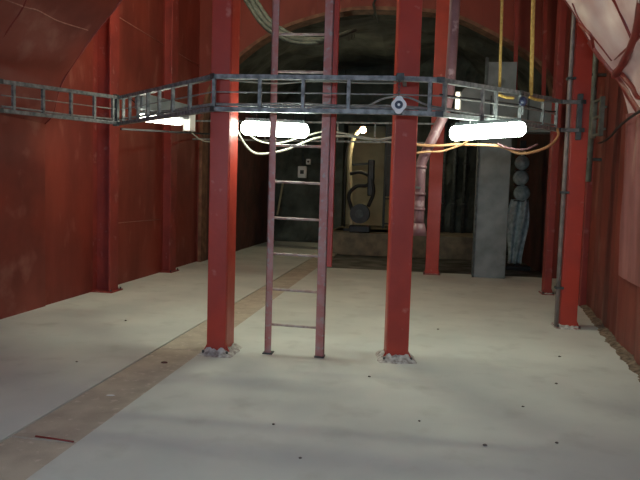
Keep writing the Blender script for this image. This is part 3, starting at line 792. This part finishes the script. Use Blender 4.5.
# three rounded bundles of clear plastic and a hanging sheet right of the grey column
for k, (x, z, r) in enumerate(((2.44, 2.47, 0.17), (2.43, 2.12, 0.18), (2.47, 1.77, 0.19))):
    b = thing('plastic_bundle', (x, 15, z - r), ('top', 'middle', 'bottom')[k] + ' one of three round cloudy plastic bundles stacked by the grey column', 'bundle', 'cloudy plastic bundles')
    MB().ball((x, 15.0, z), (r, r * 0.9, r), 16, 10).build('wrap', M['glassy'], b)
    MB().tube([(x, 15.0, z + r * 0.9), (x + 0.02, 14.98, z + r * 1.08)], [0.05, 0.03], 8).build('knot', M['glassy'], b)
def drape(u, v):
    z = 1.62 - 1.5 * v; w = 0.20 + 0.05 * math.sin(v * 5)
    x = 2.44 - 0.06 * v + (u - 0.5) * 2 * w
    return Vector((x, 15.0 + 0.05 * math.sin(u * 14 + v * 3) + 0.04 * noise.noise((x * 5, z * 4, 1)), z))
ds = MB().grid(drape, 24, 20).build('plastic_sheet', M['glassy'])
sd = ds.modifiers.new('thick', 'SOLIDIFY'); sd.thickness = 0.01
tag(ds, 'crumpled cloudy plastic sheet hanging below the stacked bundles', 'sheet')
dr = thing('rack_upright', (2.47, 15.15, 0), 'dark upright behind the stacked plastic bundles', 'rack')
MB().box(2.40, 2.54, 15.14, 15.22, -0.04, 3.0, 0.01).build('upright', M['black'], dr)
MB().box(2.2, 2.75, 15.0, 15.4, -0.04, 0.06, 0.01).build('foot', M['black'], dr)
for z in (1.6, 1.95, 2.3): MB().box(2.3, 2.6, 14.95, 15.2, z - 0.02, z).build('shelf', M['black'], dr)

# ------------------------------------------------------------------ right wall cable and stub bracket
cable(spline([(right_x(9.1) - 0.10, 9.1, 2.42), (right_x(8.6) - 0.10, 8.6, 2.40), (right_x(7.9) - 0.12, 7.95, 2.40), (right_x(7.1) - 0.19, 7.1, 2.42), (right_x(6.2) - 0.19, 6.2, 2.46), (right_x(4) - 0.19, 4, 2.48)]),
      0.014, 'cable_black', 'black cable clipped along the right wall above head height')
sbk = thing('tray_stub', (2.42, 9.1, 2.5), 'short green grey tray end standing out from the right wall', 'bracket')
for y in (8.95, 9.3): MB().box(right_x(9) - 0.14, right_x(9) - 0.08, y - 0.03, y + 0.03, 2.5, 3.03, 0.005).build('upright', M['bracket'], sbk)
for z in (2.52, 2.76, 2.99): MB().box(right_x(9) - 0.13, right_x(9) - 0.09, 8.95, 9.3, z, z + 0.03).build('rung', M['bracket'], sbk)
for z in (2.6, 2.9): MB().box(right_x(9) - 0.10, right_x(9) + 0.05, 9.1, 9.14, z, z + 0.03).build('arm', M['bracket'], sbk)

rp_ = thing('wall_pipe', (2.46, 9.5, 2.0), 'dark grey pipe running up the right wall behind the right hand post', 'pipe')
MB().tube([(2.48, 9.5, 1.9), (2.48, 9.5, 6.28)], 0.045, 10).build('pipe', M['bracket'], rp_)
for z in (2.2, 3.4, 4.6): MB().box(2.42, 2.66, 9.47, 9.53, z, z + 0.04, 0.005).build('clip', M['galv_dark'], rp_)
# ------------------------------------------------------------------ pebbles on the floor
for k, (x, y, s) in enumerate(((0.52, 4.05, .016), (-0.33, 5.4, .014), (0.9, 4.9, .012), (1.3, 5.6, .014), (-0.9, 4.1, .012), (0.1, 4.4, .010), (1.55, 6.6, .016),
                               (-0.62, 3.6, .011), (1.0, 4.2, .013), (-3.4, 7.0, .016), (-3.0, 5.2, .012), (0.35, 7.6, .014))):
    s *= 0.75
    o = MB()
    def pf(u, v, s=s, k=k):
        a = 2 * math.pi * u; t = math.pi * (0.001 + 0.998 * v)
        n = 1 + 0.35 * noise.noise((math.cos(a) * 1.5 + k * 3, math.sin(a) * 1.5, t))
        return Vector((x + s * 1.3 * n * math.cos(a) * math.sin(t), y + s * n * math.sin(a) * math.sin(t), s * 0.55 - s * 0.6 * n * math.cos(t)))
    tag(o.grid(pf, 8, 6).build('pebble', M['pebble']), 'tiny dark pebble lying on the pale floor', 'pebble', 'pebbles scattered on the floor')

# small litter on the drain strip
def chip(name, c, rx, ry, h, mat, label, cat, rot=0.0):
    m = MB()
    P = [(rx * math.cos(a) * (1 + 0.3 * noise.noise((a, rx * 90, 1))), ry * math.sin(a) * (1 + 0.3 * noise.noise((a, 5, ry * 90)))) for a in [2 * math.pi * i / 9 for i in range(9)]]
    rm = Matrix.Rotation(R(rot), 4, 'Z')
    vs_ = [Vector(c) + rm @ Vector((x, y, z)) for z, k in ((0, 1.0), (h, 0.8)) for x, y in [(p * k, q * k) for p, q in P]]
    m.add(vs_, [list(range(9))[::-1], list(range(9, 18))] + [(i, (i + 1) % 9, (i + 1) % 9 + 9, i + 9) for i in range(9)])
    return tag(m.build(name, M[mat]), label, cat)
chip('wood_chip', (-2.24, 5.40, -0.006), 0.032, 0.022, 0.010, 'rock_red', 'dark brown chip lying on the drain strip beside the left post', 'chip', 10)
chip('paint_flake', (-2.27, 4.43, -0.006), 0.036, 0.012, 0.004, 'white_plastic', 'white flake lying flat on the drain strip', 'flake', 8)
st_ = MB().tube([(-2.34, 3.565, 0.0), (-2.2, 3.55, 0.001), (-2.06, 3.535, 0.0)], 0.006, 6).build('stick', M['post_red2'])
tag(st_, 'thin reddish stick lying across the drain strip near its joint', 'stick')
